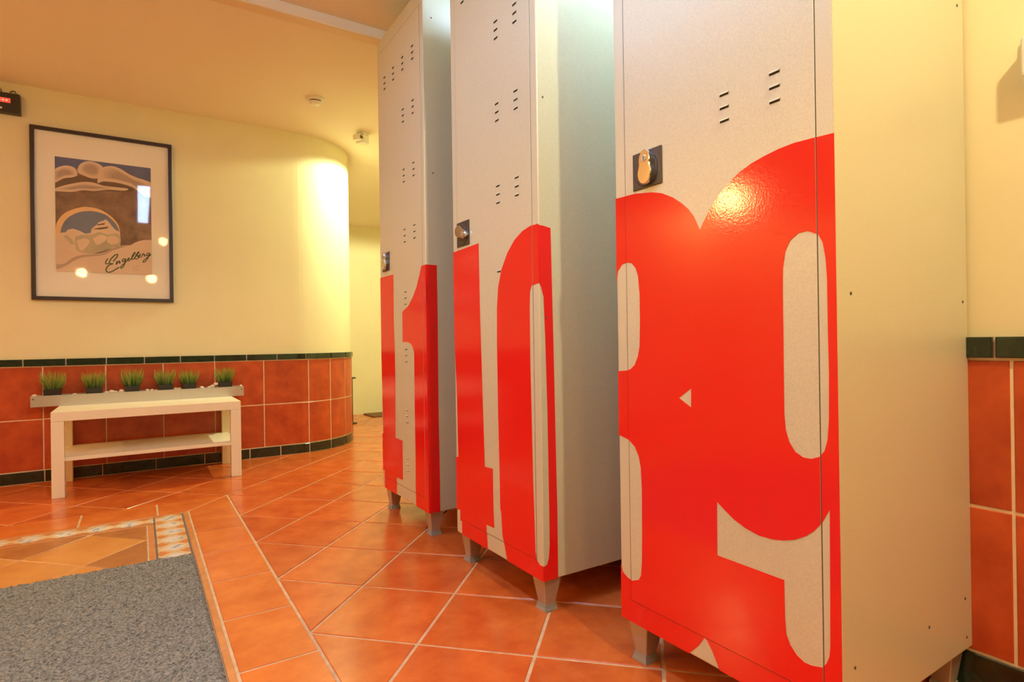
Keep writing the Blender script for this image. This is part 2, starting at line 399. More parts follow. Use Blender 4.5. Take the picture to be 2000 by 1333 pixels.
j_t = [-1.687, -1.384, -1.081, -0.778, -0.475, -0.172, 0.131, 0.428, 0.734, 1.038, 1.22, 1.40, 1.58, 1.76]
j_b = [-1.75+0.1978*k for k in range(0, 15)]+[1.22, 1.40, 1.58, 1.76]
j_s = [-1.584, -1.306, -1.028, -0.75, -0.472, -0.194, 0.086, 0.362, 0.638, 0.839, 1.04, 1.22, 1.40, 1.58, 1.76]
for a, b in zip(j_t[:-1], j_t[1:]):
    end_tile('wall_tile', a, b, ZB, ZJ, m_wall_tile, 0.009); end_tile('wall_tile', a, b, ZJ, ZD, m_wall_tile, 0.009)
for a, b in zip(j_b[:-1], j_b[1:]): end_tile('dado_cap_tile', a, b, ZD, ZT, m_green, 0.018)
for a, b in zip(j_s[:-1], j_s[1:]): end_tile('skirting_tile', a, b, 0.0, ZB, m_green, 0.011)
# right wall tiling
RB, RJ, RD, RT_ = 0.088, 0.408, 0.730, 0.781
box('dado_backing', WALL_X-0.0065, WALL_X, ROOM_Y0, 3.2, 0, RT_-0.004, m_wgrout, wall_right)
def side_tiles(name, y0, w, n, z0, z1, mat, thick):
    fn = lambda u, d, z: (-d, -u, z-z0)
    me = grid_tile(-w/2+WG, w/2-WG, z0+WG, z1-WG, thick, 0.002, 1, fn); me.materials.append(mat)
    for k in range(n):
        o = link(name, me, None, wall_right); o.location = (WALL_X, y0+w*(k+0.5), z0)
side_tiles('wall_tile', 0.462-0.303*6, 0.303, 15, RB, RJ, m_wall_tile, 0.009)
side_tiles('wall_tile', 0.462-0.303*6, 0.303, 15, RJ, RD, m_wall_tile, 0.009)
side_tiles('dado_cap_tile', 0.489-0.2*9, 0.2, 22, RD, RT_, m_green, 0.018)
side_tiles('skirting_tile', 0.38-0.277*6, 0.277, 16, 0.0, RB, m_green, 0.011)
# corridor and the rest of the room
wf = box('wall_far', ARC_X+ARC_R-0.05, COR_X, FAR_Y, FAR_Y+0.15, -0.05, CEIL+0.12, m_plaster); tag(wf, 'plain cream wall at the end of the side corridor', 'wall', kind='structure')
wc = box('wall_corridor', COR_X, COR_X+0.15, 3.05, FAR_Y+0.15, -0.05, CEIL+0.12, m_plaster); tag(wc, 'corridor side wall hidden behind the lockers', 'wall', kind='structure')
wc2 = box('wall_return', WALL_X+0.18, COR_X+0.15, 3.05, 3.2, -0.05, CEIL+0.12, m_plaster); tag(wc2, 'short return wall beside the corridor', 'wall', kind='structure')
wb = box('wall_back', ROOM_X0-0.15, WALL_X+0.18, ROOM_Y0-0.15, ROOM_Y0, -0.05, CEIL_NEAR+0.1, m_plaster); tag(wb, 'cream wall at the far end behind the camera', 'wall', kind='structure')
ws = box('wall_side', ROOM_X0-0.15, ROOM_X0, ROOM_Y0, WALL_Y+0.15, -0.05, CEIL_NEAR+0.1, m_plaster); tag(ws, 'cream wall out to the left of the doormat', 'wall', kind='structure')
ceil_near = box('ceiling', ROOM_X0-0.15, WALL_X+0.18, ROOM_Y0-0.15, STEP_Y, CEIL_NEAR, CEIL_NEAR+0.1, m_ceil)
tag(ceil_near, 'raised warm white ceiling over the lockers', 'ceiling', kind='structure')
# lower ceiling, sloping down at the corridor end
SL_Y, SL_Z = 4.95, 2.087
cv = [(ROOM_X0-0.15, STEP_Y, CEIL), (COR_X+0.15, STEP_Y, CEIL), (COR_X+0.15, SL_Y, CEIL), (ROOM_X0-0.15, SL_Y, CEIL), (COR_X+0.15, FAR_Y+0.05, SL_Z-0.008), (ROOM_X0-0.15, FAR_Y+0.05, SL_Z-0.008)]
cv += [(x, y, CEIL+0.14) for x, y, z in cv]
cf = [(0, 3, 2, 1), (3, 5, 4, 2), (6, 7, 8, 9), (9, 8, 10, 11), (0, 1, 7, 6), (1, 2, 8, 7), (2, 4, 10, 8), (4, 5, 11, 10), (5, 3, 9, 11), (3, 0, 6, 9)]
ceil_low = mesh('ceiling_low', cv, cf, m_ceil); tag(ceil_low, 'lower warm ceiling above the poster wall, sloping down in the corridor', 'ceiling', kind='structure')
trim = empty('trim_1', (0, STEP_Y, CEIL)); tag(trim, 'white edged trim along the step in the ceiling', 'trim', kind='structure')
box('edge_strip', ROOM_X0, WALL_X, -0.012, 0.0, -0.004, CEIL_NEAR-CEIL, m_white_gloss, trim)
box('cover_board', ROOM_X0, WALL_X, 0.0, 0.062, -0.006, 0.0, m_trim, trim, 0.0015)

# ------------------------------------------------------------------ lamps of the room, and fill lamps added out of view
def downlight(x, y, watts, color, cone, label):
    z = CEIL if y > STEP_Y else CEIL_NEAR
    e = empty('ceiling_downlight', (x, y, z)); tag(e, label, 'light', 'recessed downlights')
    lathe('rim', [(0.036, -0.004), (0.052, -0.006), (0.056, -0.003), (0.056, 0.0), (0.036, 0.0)], m_white_gloss, e, 28)
    lathe('bulb', [(0.001, -0.0045), (0.03, -0.004), (0.034, -0.001), (0.034, 0.0)], emit_mat('lamp_glow', color, 60), e, 24)
    ld = bpy.data.lights.new('lamp', 'SPOT'); ld.energy = watts; ld.color = color; ld.spot_size = math.radians(cone); ld.spot_blend = 0.12; ld.shadow_soft_size = 0.035
    lo = bpy.data.objects.new('lamp', ld); COL.objects.link(lo); lo.parent = e; lo.location = (0, 0, -0.045)
for d in DOWNLIGHTS: downlight(*d)
def pendant(x, y, z, watts, r, label):
    e = empty('pendant_lamp', (x, y, z)); tag(e, label, 'lamp', 'globe pendant lamps')
    prof = [(max(0.002, r*math.sin(math.pi*k/12)), -r*math.cos(math.pi*k/12)) for k in range(13)]
    g = lathe('globe', prof, emit_mat('globe_glow', WARM, 30), e, 24); g.data.polygons.foreach_set('use_smooth', [True]*len(g.data.polygons));
    tube('cord', [(0, 0, r), (0, 0, CEIL_NEAR-z-0.02)], 0.003, m_black, e); lathe('ceiling_rose', [(0.04, -0.02), (0.045, -0.012), (0.045, 0)], m_white_gloss, e, 20, (0, 0, CEIL_NEAR-z))
    ld = bpy.data.lights.new('lamp', 'POINT'); ld.energy = watts; ld.color = WARM; ld.shadow_soft_size = r*1.05
    lo = bpy.data.objects.new('lamp', ld); COL.objects.link(lo); lo.parent = e
for d in PENDANTS: pendant(*d)
L = LOUVRE
e = empty('louvre_ceiling_light', (L['x'], L['y'], CEIL_NEAR)); tag(e, 'cool white fluorescent ceiling light with metal louvre', 'light')
bm = bmesh.new()
w2, l2 = L['w']/2, L['l']/2
bm_box(bm, -w2, -w2+0.008, -l2, l2, -0.06, 0); bm_box(bm, w2-0.008, w2, -l2, l2, -0.06, 0)
bm_box(bm, -w2, w2, -l2, -l2+0.008, -0.06, 0); bm_box(bm, -w2, w2, l2-0.008, l2, -0.06, 0); bm_box(bm, -w2, w2, -l2, l2, -0.006, 0)
from_bm('housing', bm, m_white_gloss, e)
tube('fluorescent_tube', [(0, -l2+0.03, -0.02), (0, l2-0.03, -0.02)], 0.013, emit_mat('tube_glow', COOL, 6), e, 12)
bm = bmesh.new()
for k in range(1, 20): bm_box(bm, -w2+0.008, w2-0.008, -l2+k*L['l']/20-0.001, -l2+k*L['l']/20+0.001, -0.058, -0.04)
for k in (-0.33, 0.33): bm_box(bm, k*w2-0.001, k*w2+0.001, -l2+0.008, l2-0.008, -0.058, -0.04)
from_bm('louvre', bm, m_chrome, e)
ld = bpy.data.lights.new('lamp', 'AREA'); ld.shape = 'RECTANGLE'; ld.size = L['w']; ld.size_y = L['l']; ld.energy = L['watts']; ld.color = COOL
lo = bpy.data.objects.new('lamp', ld); COL.objects.link(lo); lo.parent = e; lo.location = (0, 0, -0.066)

B = COOL_FILL  # added fill light, with a tube and housing built round it
e = empty('cool_fill_light', (B['x'], (B['y0']+B['y1'])/2, CEIL_NEAR)); tag(e, 'slim cool fill light above the lockers, added out of view to light their sides', 'light')
h2 = (B['y1']-B['y0'])/2
box('housing', -0.03, 0.03, -h2, h2, -0.022, 0, m_white_gloss, e, 0.003, 1)
tube('fluorescent_tube', [(0, -h2+0.03, -0.032), (0, h2-0.03, -0.032)], 0.009, emit_mat('cool_fill_glow', COOL, 20), e, 12)
for q in (-1, 1): box('end_cap', -0.012, 0.012, q*(h2-0.02)-0.01, q*(h2-0.02)+0.01, -0.044, -0.0225, m_white_pl, e, 0.002, 1)
ld = bpy.data.lights.new('lamp', 'AREA'); ld.shape = 'RECTANGLE'; ld.size = 0.04; ld.size_y = 2*h2-0.06; ld.energy = B['watts']; ld.color = COOL
lo = bpy.data.objects.new('lamp', ld); COL.objects.link(lo); lo.parent = e; lo.location = (0, 0, -0.047)

# ------------------------------------------------------------------ lockers
LW, LD, LG, LTOP = 0.5377, 0.536, 0.0985, 2.2207
GL, GRT, GB, GT = 0.0345, 0.506, 0.1515, 2.157       # door gap lines
VT = 0.0007
def make_vinyl(name, outer, holes, to3, mat, parent, side=False, region=None):
    """flat sheet with holes, cut open along the door gap; region 'door' or 'frame' keeps that share"""
    loops = [[Vector((s, z, 0)) for s, z in outer]]+[[Vector((s, z, 0)) for s, z in h] for h in holes]
    tris = geometry.tessellate_polygon(loops); pts = [p for lp in loops for p in lp]
    bm = bmesh.new(); vs_ = [bm.verts.new(p) for p in pts]
    for t in tris:
        try: bm.faces.new([vs_[i] for i in t])
        except ValueError: pass
    if not side:
        g = 0.0009
        for co, no in (((GL-g, 0, 0), (1, 0, 0)), ((GL+g, 0, 0), (1, 0, 0)), ((GRT-g, 0, 0), (1, 0, 0)), ((GRT+g, 0, 0), (1, 0, 0)), ((0, GB-g, 0), (0, 1, 0)), ((0, GB+g, 0), (0, 1, 0))):
            bmesh.ops.bisect_plane(bm, geom=bm.verts[:]+bm.edges[:]+bm.faces[:], plane_co=co, plane_no=no, dist=1e-6)
        kill = []
        for f in bm.faces:
            c = f.calc_center_median()
            in_door = GL+g-1e-6 < c.x < GRT-g+1e-6 and c.y > GB+g-1e-6
            in_frame = c.x < GL-g+1e-6 or c.x > GRT+g-1e-6 or c.y < GB-g+1e-6
            if not (in_door if region == 'door' else in_frame): kill.append(f)
        bmesh.ops.delete(bm, geom=kill, context='FACES')
    if not bm.faces: bm.free(); return
    bmesh.ops.dissolve_limit(bm, angle_limit=0.001, verts=bm.verts[:], edges=bm.edges[:])
    bmesh.ops.triangulate(bm, faces=bm.faces[:])
    r = bmesh.ops.extrude_face_region(bm, geom=bm.faces[:])
    for v in [x for x in r['geom'] if isinstance(x, bmesh.types.BMVert)]: v.co.z += 1.0
    for v in bm.verts: v.co = Vector(to3(v.co.x, v.co.y, VT if v.co.z > 0.5 else 0.00012))
    # every separate piece of film becomes its own part
    left = set(bm.faces); objs = []
    while left:
        st = [next(iter(left))]; isl = set(st)
        while st:
            fc = st.pop()
            for ed in fc.edges:
                for nb in ed.link_faces:
                    if nb not in isl: isl.add(nb); st.append(nb)
        left -= isl; b2 = bmesh.new(); mp = {}
        for fc in isl:
            for v in fc.verts:
                if v not in mp: mp[v] = b2.verts.new(v.co)
        for fc in isl: b2.faces.new([mp[v] for v in fc.verts])
        objs.append(from_bm(name, b2, mat, parent))
    bm.free(); return objs
def inside(pt, poly):
    x, y = pt; r = False
    for i in range(len(poly)):
        (x1, y1), (x2, y2) = poly[i-1], poly[i]
        if (y1 > y) != (y2 > y) and x < (x2-x1)*(y-y1)/(y2-y1)+x1: r = not r
    return r
# vent slot: dark opening under a pressed lip
def slot_mesh():
    w, h = 0.0105, 0.0024
    v = [(-w, 0.0, -h), (w, 0.0, -h), (w, -0.0006, -h), (-w, -0.0006, -h), (-w, -0.0006, h), (w, -0.0006, h), (-w, 0.0, h), (w, 0.0, h),
         (-w, -0.0032, h*0.3), (w, -0.0032, h*0.3), (-w, -0.0010, h*1.9), (w, -0.0010, h*1.9), (-w, 0, h*1.9), (w, 0, h*1.9)]
    f = [(3, 2, 5, 4), (0, 1, 2, 3), (4, 5, 9, 8), (8, 9, 11, 10), (10, 11, 13, 12), (4, 8, 10), (5, 11, 9)]
    me = bpy.data.meshes.new('vent_slot'); me.from_pydata(v, [], f); me.materials.append(m_slot); me.materials.append(m_silver)
    me.polygons.foreach_set('material_index', [0, 0, 0, 1, 1, 1, 1]); me.update(); return me
slot_me = slot_mesh()
ROWS = [2.02, 1.795, 1.535, 1.275, 1.005, 0.757, 0.493, 0.283]
def peanut(n=36):
    pts = []
    for k in range(n):
        a = 2*math.pi*k/n
        z = 0.040*math.cos(a); t = z/0.040
        hw = (0.0205+0.0035*(-t) - 0.0042*math.exp(-((t-0.12)/0.28)**2))*math.sqrt(max(0.0, 1-abs(t)**2.6))
        pts.append((math.copysign(1, math.sin(a))*hw if abs(math.sin(a)) > 1e-6 else 0.0, z))
    return pts
def knob(parent, s, z, turn):
    pts = peanut(); n = len(pts); v, f = [], []
    for d, k in ((0.0, 0.90), (-0.006, 0.92), (-0.0075, 1.0), (-0.013, 1.0), (-0.0150, 0.92)):
        for x, y in pts: v.append((x*k, d, y*(1-(1-k)*0.5)))
    for r in range(4):
        for i in range(n): f.append((r*n+i, r*n+(i+1) % n, (r+1)*n+(i+1) % n, (r+1)*n+i))
    f.append(tuple(range(4*n, 5*n))); f.append(tuple(range(n))[::-1])
    o = mesh('lock_knob', v, f, m_chrome, parent)
    bm = bmesh.new(); bm.from_mesh(o.data); bmesh.ops.recalc_face_normals(bm, faces=bm.faces[:]); bm.to_mesh(o.data); bm.free()
    o.location = (s, -0.004, z); o.rotation_euler = (0, turn, 0)
    # lock cylinder ring and key slit
    rg = lathe('key_cylinder', [(0.0078, 0), (0.0078, 0.0008), (0.0066, 0.0012), (0.001, 0.0009)], m_leg, parent, 20)
    rg.rotation_euler = (math.pi/2, 0, 0)
    c, sn = math.cos(turn), math.sin(turn); off = 0.019
    rg.location = (s+sn*off, -0.0192, z+c*off)
    ks = box('key_slit', -0.0009, 0.0009, -0.0004, 0.0004, -0.0048, 0.0048, m_gap, parent); ks.location = (s+sn*off, -0.0203, z+c*off); ks.rotation_euler = (0, turn, 0)
def locker(label, x, y, th, lock_s, turn, fronts, sides, screws):
    root = empty('metal_locker', (x, y, 0), th-math.pi/2); tag(root, label, 'locker', 'tall silver lockers with red numerals')
    # carcass: box whose front is recessed behind the door
    bm = bmesh.new(); bm_box(bm, 0, LW, 0, LD, LG, LTOP, 0.003, 2)
    body = from_bm('body', bm, m_silver, root)
    # door gap: four thin dark strips, the groove's shade put into their colour
    bm = bmesh.new(); g = 0.0009
    for a, b, c_, d_ in ((GL-g, GL+g, GB-g, GT+g), (GRT-g, GRT+g, GB-g, GT+g), (GL-g, GRT+g, GB-g, GB+g), (GL-g, GRT+g, GT-g, GT+g)):
        bm_box(bm, a, b, -0.00025, 0.004, c_, d_)
    from_bm('door_gap', bm, m_gap, body)
    # door leaf, flush with the frame
    door = box('door', GL+g, GRT-g, -0.0011, 0.006, GB+g, GT-g, m_silver, root, 0.0006, 1)
    frame_v = [fr for fr in fronts]
    f3 = lambda s, z, d: (s, -d-(0.0010), z)
    for outer, holes in fronts:
        make_vinyl('red_numeral', outer, holes, lambda s, z, d: (s, -d-0.0011, z), m_vinyl, door, region='door')
        make_vinyl('red_numeral', outer, holes, lambda s, z, d: (s, -d, z), m_vinyl, body, region='frame')
    for outer, holes in sides:
        make_vinyl('red_numeral', outer, holes, lambda s, z, d: (LW+d, s, z), m_vinyl, body, side=True)
    for r, zr in enumerate(ROWS):
        for s in ((0.098, 0.21, 0.322, 0.433) if r == 0 else (0.32, 0.43)):
            for q in range(3):
                zz = zr-q*0.0265
                cov = False
                for outer, holes in fronts:
                    for ds in (-0.011, 0, 0.011):
                        if inside((s+ds, zz), outer) and not any(inside((s+ds, zz), h) for h in holes): cov = True
                if cov: continue
                o = link('vent_slot', slot_me, None, door); o.location = (s, -0.0011, zz)
    lz = 1.179 if lock_s > 0.1 else 1.163
    box('lock_plate', lock_s-0.045, lock_s+0.045, -0.0045, -0.001, lz-0.043, lz+0.043, m_plate, door, 0.001, 1)
    rs = lathe('lock_rosette', [(0.036, 0), (0.036, 0.0012), (0.034, 0.002), (0.001, 0.002)], m_plate, door, 32); rs.rotation_euler = (math.pi/2, 0, 0); rs.location = (lock_s-0.002, -0.0045, lz-0.004)
    knob(door, lock_s+0.005, lz+0.002, turn)
    for d, z in screws:
        sc = lathe('screw', [(0.0032, 0), (0.0030, 0.0008), (0.0005, 0.0014)], m_gap, body, 12); sc.rotation_euler = (0, math.pi/2, 0); sc.location = (LW, d, z)
    # legs
    for i, sx in enumerate((0, 1)):
        for k, sy in enumerate((0, 1)):
            cx = 0.012 if sx == 0 else LW-0.012; dx = 1 if sx == 0 else -1
            cy = 0.010 if sy == 0 else LD-0.010; dy = 1 if sy == 0 else -1
            v = []
            for z, o_, w_ in ((LG, 0.0, 0.062), (0.074, 0.003, 0.055), (0.016, 0.011, 0.036)):
                for a, b in ((o_, o_), (o_+w_, o_), (o_+w_, o_+w_), (o_, o_+w_)): v.append((cx+dx*a, cy+dy*b, z))
            f = [(0, 1, 2, 3), (8, 11, 10, 9)]
            for r in (0, 1):
                for q in range(4): f.append((r*4+q, r*4+(q+1) % 4, r*4+4+(q+1) % 4, r*4+4+q))
            leg = mesh('leg', v, f, m_leg, root)
            bm = bmesh.new(); bm.from_mesh(leg.data); bmesh.ops.recalc_face_normals(bm, faces=bm.faces[:]); bmesh.ops.bevel(bm, geom=[e_ for e_ in bm.edges if abs(e_.verts[0].co.z-e_.verts[1].co.z) > 0.01], offset=0.002, segments=1, affect='EDGES'); bm.to_mesh(leg.data); bm.free()
            v = []
            for z, o_, w_ in ((0.018, 0.0095, 0.039), (0.010, 0.0085, 0.041), (0.0, 0.0055, 0.047)):
                for a, b in ((o_, o_), (o_+w_, o_), (o_+w_, o_+w_), (o_, o_+w_)): v.append((cx+dx*a, cy+dy*b, z))
            ft = mesh('foot', v, f, m_foot, leg)
            bm = bmesh.new(); bm.from_mesh(ft.data); bmesh.ops.recalc_face_normals(bm, faces=bm.faces[:]); bm.to_mesh(ft.data); bm.free()
    return root
# traced outlines of the red numerals: (distance along the face, height)
L3_outer = [(0.0, 1.1329), (0.0689, 1.1304), (0.1223, 1.1218), (0.1516, 1.1132), (0.1822, 1.0974), (0.2068, 1.0798), (0.2258, 1.0625), (0.2396, 1.0446), (0.2508, 1.0219), (0.2561, 1.0124), (0.2646, 1.0269), (0.2806, 1.0497), (0.3029, 1.0742), (0.3285, 1.0951), (0.3531, 1.1102), (0.3807, 1.1203), (0.4071, 1.1266), (0.436, 1.1317), (0.467, 1.134), (0.49, 1.1329), (0.5113, 1.132), (0.5377, 1.1304), (0.5377, 0.0985), (0.2881, 0.0985), (0.2696, 0.1315), (0.2578, 0.1463), (0.2506, 0.1501), (0.2354, 0.1267), (0.2088, 0.0985), (0.0, 0.0985), (0.0, 0.2272), (0.0068, 0.2105), (0.023, 0.2019), (0.0391, 0.1995), (0.0614, 0.2092), (0.0691, 0.2217), (0.0729, 0.2544), (0.0748, 0.3178), (0.0763, 0.4258), (0.0737, 0.4792), (0.0675, 0.5051), (0.0554, 0.5259), (0.0365, 0.5393), (0.0, 0.5476), (0.0, 0.7055), (0.0345, 0.7086), (0.0448, 0.7123), (0.0584, 0.7223), (0.07, 0.7439), (0.0757, 0.7677), (0.0782, 0.8244), (0.0782, 0.8905), (0.0739, 0.9335), (0.0664, 0.9533), (0.0534, 0.9668), (0.0365, 0.9703), (0.0192, 0.9675), (0.0048, 0.9529), (0.0, 0.9269)]
L3_tri = [(0.1929, 0.6532), (0.2262, 0.6763), (0.2255, 0.6354)]
L3_C = [(0.4888, 0.971), (0.4721, 0.9698), (0.4568, 0.9596), (0.4468, 0.941), (0.4416, 0.9105), (0.4405, 0.8701), (0.4404, 0.7891), (0.44, 0.7155), (0.44, 0.6418), (0.4423, 0.6127), (0.4489, 0.5915), (0.4602, 0.575), (0.4751, 0.5672), (0.4898, 0.567), (0.5042, 0.5729), (0.5132, 0.5847), (0.5187, 0.6045), (0.5216, 0.6394), (0.5229, 0.7187), (0.5222, 0.7875), (0.5219, 0.8841), (0.52, 0.9188), (0.5153, 0.9471), (0.5074, 0.9623)]
L3_D = [(0.2884, 0.4461), (0.3074, 0.4331), (0.3295, 0.4193), (0.3551, 0.4089), (0.384, 0.4026), (0.4118, 0.403), (0.4347, 0.4073), (0.457, 0.4148), (0.4785, 0.4276), (0.4925, 0.4398), (0.5063, 0.4566), (0.5206, 0.4848), (0.5194, 0.3602), (0.518, 0.245), (0.5161, 0.2278), (0.5109, 0.214), (0.5041, 0.2042), (0.4853, 0.1989), (0.4714, 0.1983), (0.4572, 0.205), (0.4447, 0.2185), (0.4375, 0.2347), (0.4354, 0.2618), (0.4347, 0.334), (0.2873, 0.3357)]
L2_one = [(0.0, 1.1088), (0.1908, 1.1135), (0.1943, 0.8574), (0.2013, 0.6653), (0.2113, 0.3694), (0.2639, 0.3719), (0.2644, 0.2333), (0.2683, 0.1812), (0.2158, 0.1786), (0.2217, 0.0985), (0.0393, 0.0985), (0.0392, 0.1462), (0.0267, 0.1441), (0.0279, 0.1829), (0.0, 0.1789), (0.0, 0.3682), (0.018, 0.3711), (0.0144, 0.5788), (0.0, 0.7983)]
L2_zero_front = [(0.3432, 0.0985), (0.3181, 0.1733), (0.3115, 0.2554), (0.3078, 0.2436), (0.3054, 0.4136), (0.3024, 0.5597), (0.3014, 0.7798), (0.3045, 0.8897), (0.3134, 0.9549), (0.336, 1.0107), (0.3713, 1.0565), (0.4118, 1.0893), (0.4566, 1.1096), (0.4992, 1.1178), (0.5377, 1.1175), (0.5377, 0.9488), (0.5007, 0.944), (0.4919, 0.926), (0.4895, 0.8792), (0.4888, 0.7114), (0.4913, 0.5775), (0.4944, 0.3771), (0.4994, 0.2354), (0.5009, 0.1762), (0.5084, 0.1487), (0.5229, 0.1406), (0.5377, 0.1425), (0.5377, 0.0985)]
L2_zero_side = [(0.0, 1.114), (0.0175, 1.1127), (0.0419, 1.1083), (0.0466, 0.7776), (0.0492, 0.5115), (0.0519, 0.2897), (0.0513, 0.0985), (0.0, 0.0985), (0.0, 0.1406), (0.0127, 0.1446), (0.0192, 0.1621), (0.023, 0.1992), (0.0232, 0.2945), (0.0218, 0.5801), (0.018, 0.778), (0.0139, 0.9096), (0.0063, 0.9357), (0.0, 0.9475)]
L1_left = [(0.0, 1.0976), (0.1777, 1.0957), (0.1744, 0.8925), (0.1834, 0.7253), (0.184, 0.6234), (0.1766, 0.3556), (0.2623, 0.3534), (0.2601, 0.1796), (0.185, 0.1762), (0.1819, 0.0985), (0.0229, 0.0985), (0.0235, 0.1806), (0.0, 0.1763), (0.0, 0.3509), (0.0122, 0.3574), (0.0, 0.7229)]
L1_right_front = [(0.4975, 1.0968), (0.4772, 1.0614), (0.4432, 1.014), (0.4021, 0.9763), (0.3531, 0.943), (0.2811, 0.9205), (0.2804, 0.7885), (0.3403, 0.787), (0.3745, 0.78), (0.397, 0.7643), (0.4096, 0.7437), (0.4075, 0.5049), (0.4089, 0.3244), (0.4046, 0.0985), (0.5377, 0.0985), (0.5377, 1.097)]
L1_right_side = [(0.0, 1.0975), (0.0487, 1.0973), (0.0491, 0.8781), (0.0472, 0.5132), (0.0489, 0.2391), (0.0488, 0.0985), (0.0, 0.0985)]
locker('silver locker furthest away, red 1 at its front corner, beside the corridor', 0.9791, 2.6865, -0.0128, 0.088, 0.0,
       [(L1_left, []), (L1_right_front, [])], [(L1_right_side, [])], [(0.039, 2.099), (0.038, 1.47), (0.04, 0.85)])
locker('middle silver locker, with a narrow red 0 wrapped round its corner', 0.9633, 1.8872, -0.0052, 0.083, 1.95,
       [(L2_one, []), (L2_zero_front, [])], [(L2_zero_side, [])], [(0.021, 1.482), (0.021, 0.85), (0.021, 2.1)])
locker('nearest and largest silver locker, with wide red 8 and 9 shapes across its door', 0.9997, 1.0731, 0.0035, 0.109, 0.0,
       [(L3_outer, [L3_tri, L3_C, L3_D])], [], [(0.046, 0.858), (0.511, 0.855), (0.327, 0.197), (0.505, 0.126), (0.041, 0.206), (0.5, 0.211), (0.505, 1.5)])

# ------------------------------------------------------------------ bench
bench = empty('low_bench', (-0.3886, 3.8345, 0), 0.0); tag(bench, 'low white bench with a lower shelf under the grass planter', 'bench')
BL, BD, BT = 0.902, 0.50, 0.45
box('top', 0, BL, 0, BD, BT-0.05, BT, m_bench, bench, 0.0015, 1)
for x in (0, BL-0.055):
    for y in (0, BD-0.055): box('leg', x, x+0.055, y, y+0.055, 0, BT-0.0505, m_bench, bench, 0.0015, 1)
box('shelf', 0.02, BL-0.02, 0.012, BD-0.012, 0.188, 0.208, m_bench, bench, 0.001, 1)

# ------------------------------------------------------------------ planter
PY0, PY1, PZ = 4.225, 4.315, BT+0.0005
PX0, PX1, PH = pix_y(59, 784, PY0).x, pix_y(476, 762, PY0).x, 0.063
tr = empty('trough_planter', (0, 0, 0)); tag(tr, 'long brushed metal trough planter standing on the white bench', 'planter')
t_ = 0.0025
box('front_panel', PX0, PX1, PY0, PY0+t_, PZ, PZ+PH, m_trough, tr, 0.0006, 1); box('back_panel', PX0, PX1, PY1-t_, PY1, PZ, PZ+PH, m_trough, tr, 0.0006, 1)
box('base_panel', PX0+t_, PX1-t_, PY0+t_, PY1-t_, PZ, PZ+t_, m_trough, tr)
box('end_panel', PX0, PX0+t_, PY0+t_, PY1-t_, PZ, PZ+PH, m_trough, tr); box('end_panel', PX1-t_, PX1, PY0+t_, PY1-t_, PZ, PZ+PH, m_trough, tr)
for x in (PX0+0.012, PX1-0.012):
    sc = lathe('screw', [(0.004, 0), (0.0035, 0.001), (0.0005, 0.0015)], m_gap, tr, 10); sc.rotation_euler = (math.pi/2, 0, 0); sc.location = (x, PY0, PZ+PH*0.7)
pots = [(pix_y(103, 760, 4.27).x, 0, 'leftmost of the six grass pots in the metal trough', 1.0), (pix_y(184, 760, 4.27).x, 0, 'second grass pot from the left in the metal trough', 0.94), (pix_y(259, 760, 4.27).x, 0, 'third grass pot from the left, the tallest in the metal trough', 1.02),
        (pix_y(323, 760, 4.27).x, 0, 'third grass pot from the right in the metal trough', 0.95), (pix_y(370, 760, 4.27).x, 0, 'second grass pot from the right in the metal trough', 0.86), (pix_y(440, 760, 4.27).x, 0, 'rightmost of the six grass pots, beside the raised pebbles', 0.95)]
for px, _, lab, sc in pots:
    yc = (PY0+PY1)/2; zb = PZ+0.034
    pr = empty('potted_grass', (px, yc, zb)); tag(pr, 'black pot of artificial grass, '+lab, 'plant', 'grass pots in the trough')
    v = []; hw0, hw1, h = 0.033, 0.040, 0.062
    for hw, z in ((hw0, 0), (hw1, h), (hw1-0.003, h), (hw1-0.004, h-0.008)):
        v += [(-hw, -hw, z), (hw, -hw, z), (hw, hw, z), (-hw, hw, z)]
    f = [(3, 2, 1, 0)]
    for r in range(3):
        for q in range(4): f.append((r*4+q, r*4+(q+1) % 4, r*4+4+(q+1) % 4, r*4+4+q))
    mesh('pot', v, f, m_pot, pr)
    box('soil', -0.035, 0.035, -0.035, 0.035, h-0.016, h-0.007, m_soil, pr)
    gv, gf, tip = [], [], []
    for k in range(190):
        bx, by = random.uniform(-0.034, 0.034), random.uniform(-0.032, 0.032)
        ln = random.uniform(0.080, 0.136)*sc
        lean = bx/0.034*0.42+random.gauss(0, 0.15); leany = by/0.034*0.18+random.gauss(0, 0.08)
        if random.random() < 0.06: lean *= 1.5; ln *= 0.8
        w = random.uniform(0.0013, 0.0024); a = random.uniform(0, math.pi); b0 = len(gv); cv_ = random.uniform(0.1, 0.9)
        for q in range(5):
            t = q/4; ww = w*(1-t)**0.6
            x = max(-0.058, min(0.058, bx+ln*t*lean*(0.6+0.5*t*cv_))); y = by+ln*t*leany; z = h-0.012+ln*t*math.sqrt(max(0.2, 1-lean*lean*0.5))*(1-0.06*t*t)
            if q < 4:
                gv += [(x-ww*math.cos(a), y-ww*math.sin(a), z), (x+ww*math.cos(a), y+ww*math.sin(a), z)]; tip += [t, t]
            else: gv.append((x, y, z)); tip.append(t)
        for q in range(3): gf.append((b0+2*q, b0+2*q+1, b0+2*q+3, b0+2*q+2))
        gf.append((b0+6, b0+7, b0+8))
    g = mesh('grass', gv, gf, m_grass, pr); at = g.data.attributes.new('tip', 'FLOAT', 'POINT')
    at.data.foreach_set('value', [min(1, max(0, x*1.05)) for x in tip]); g['kind'] = 'stuff'
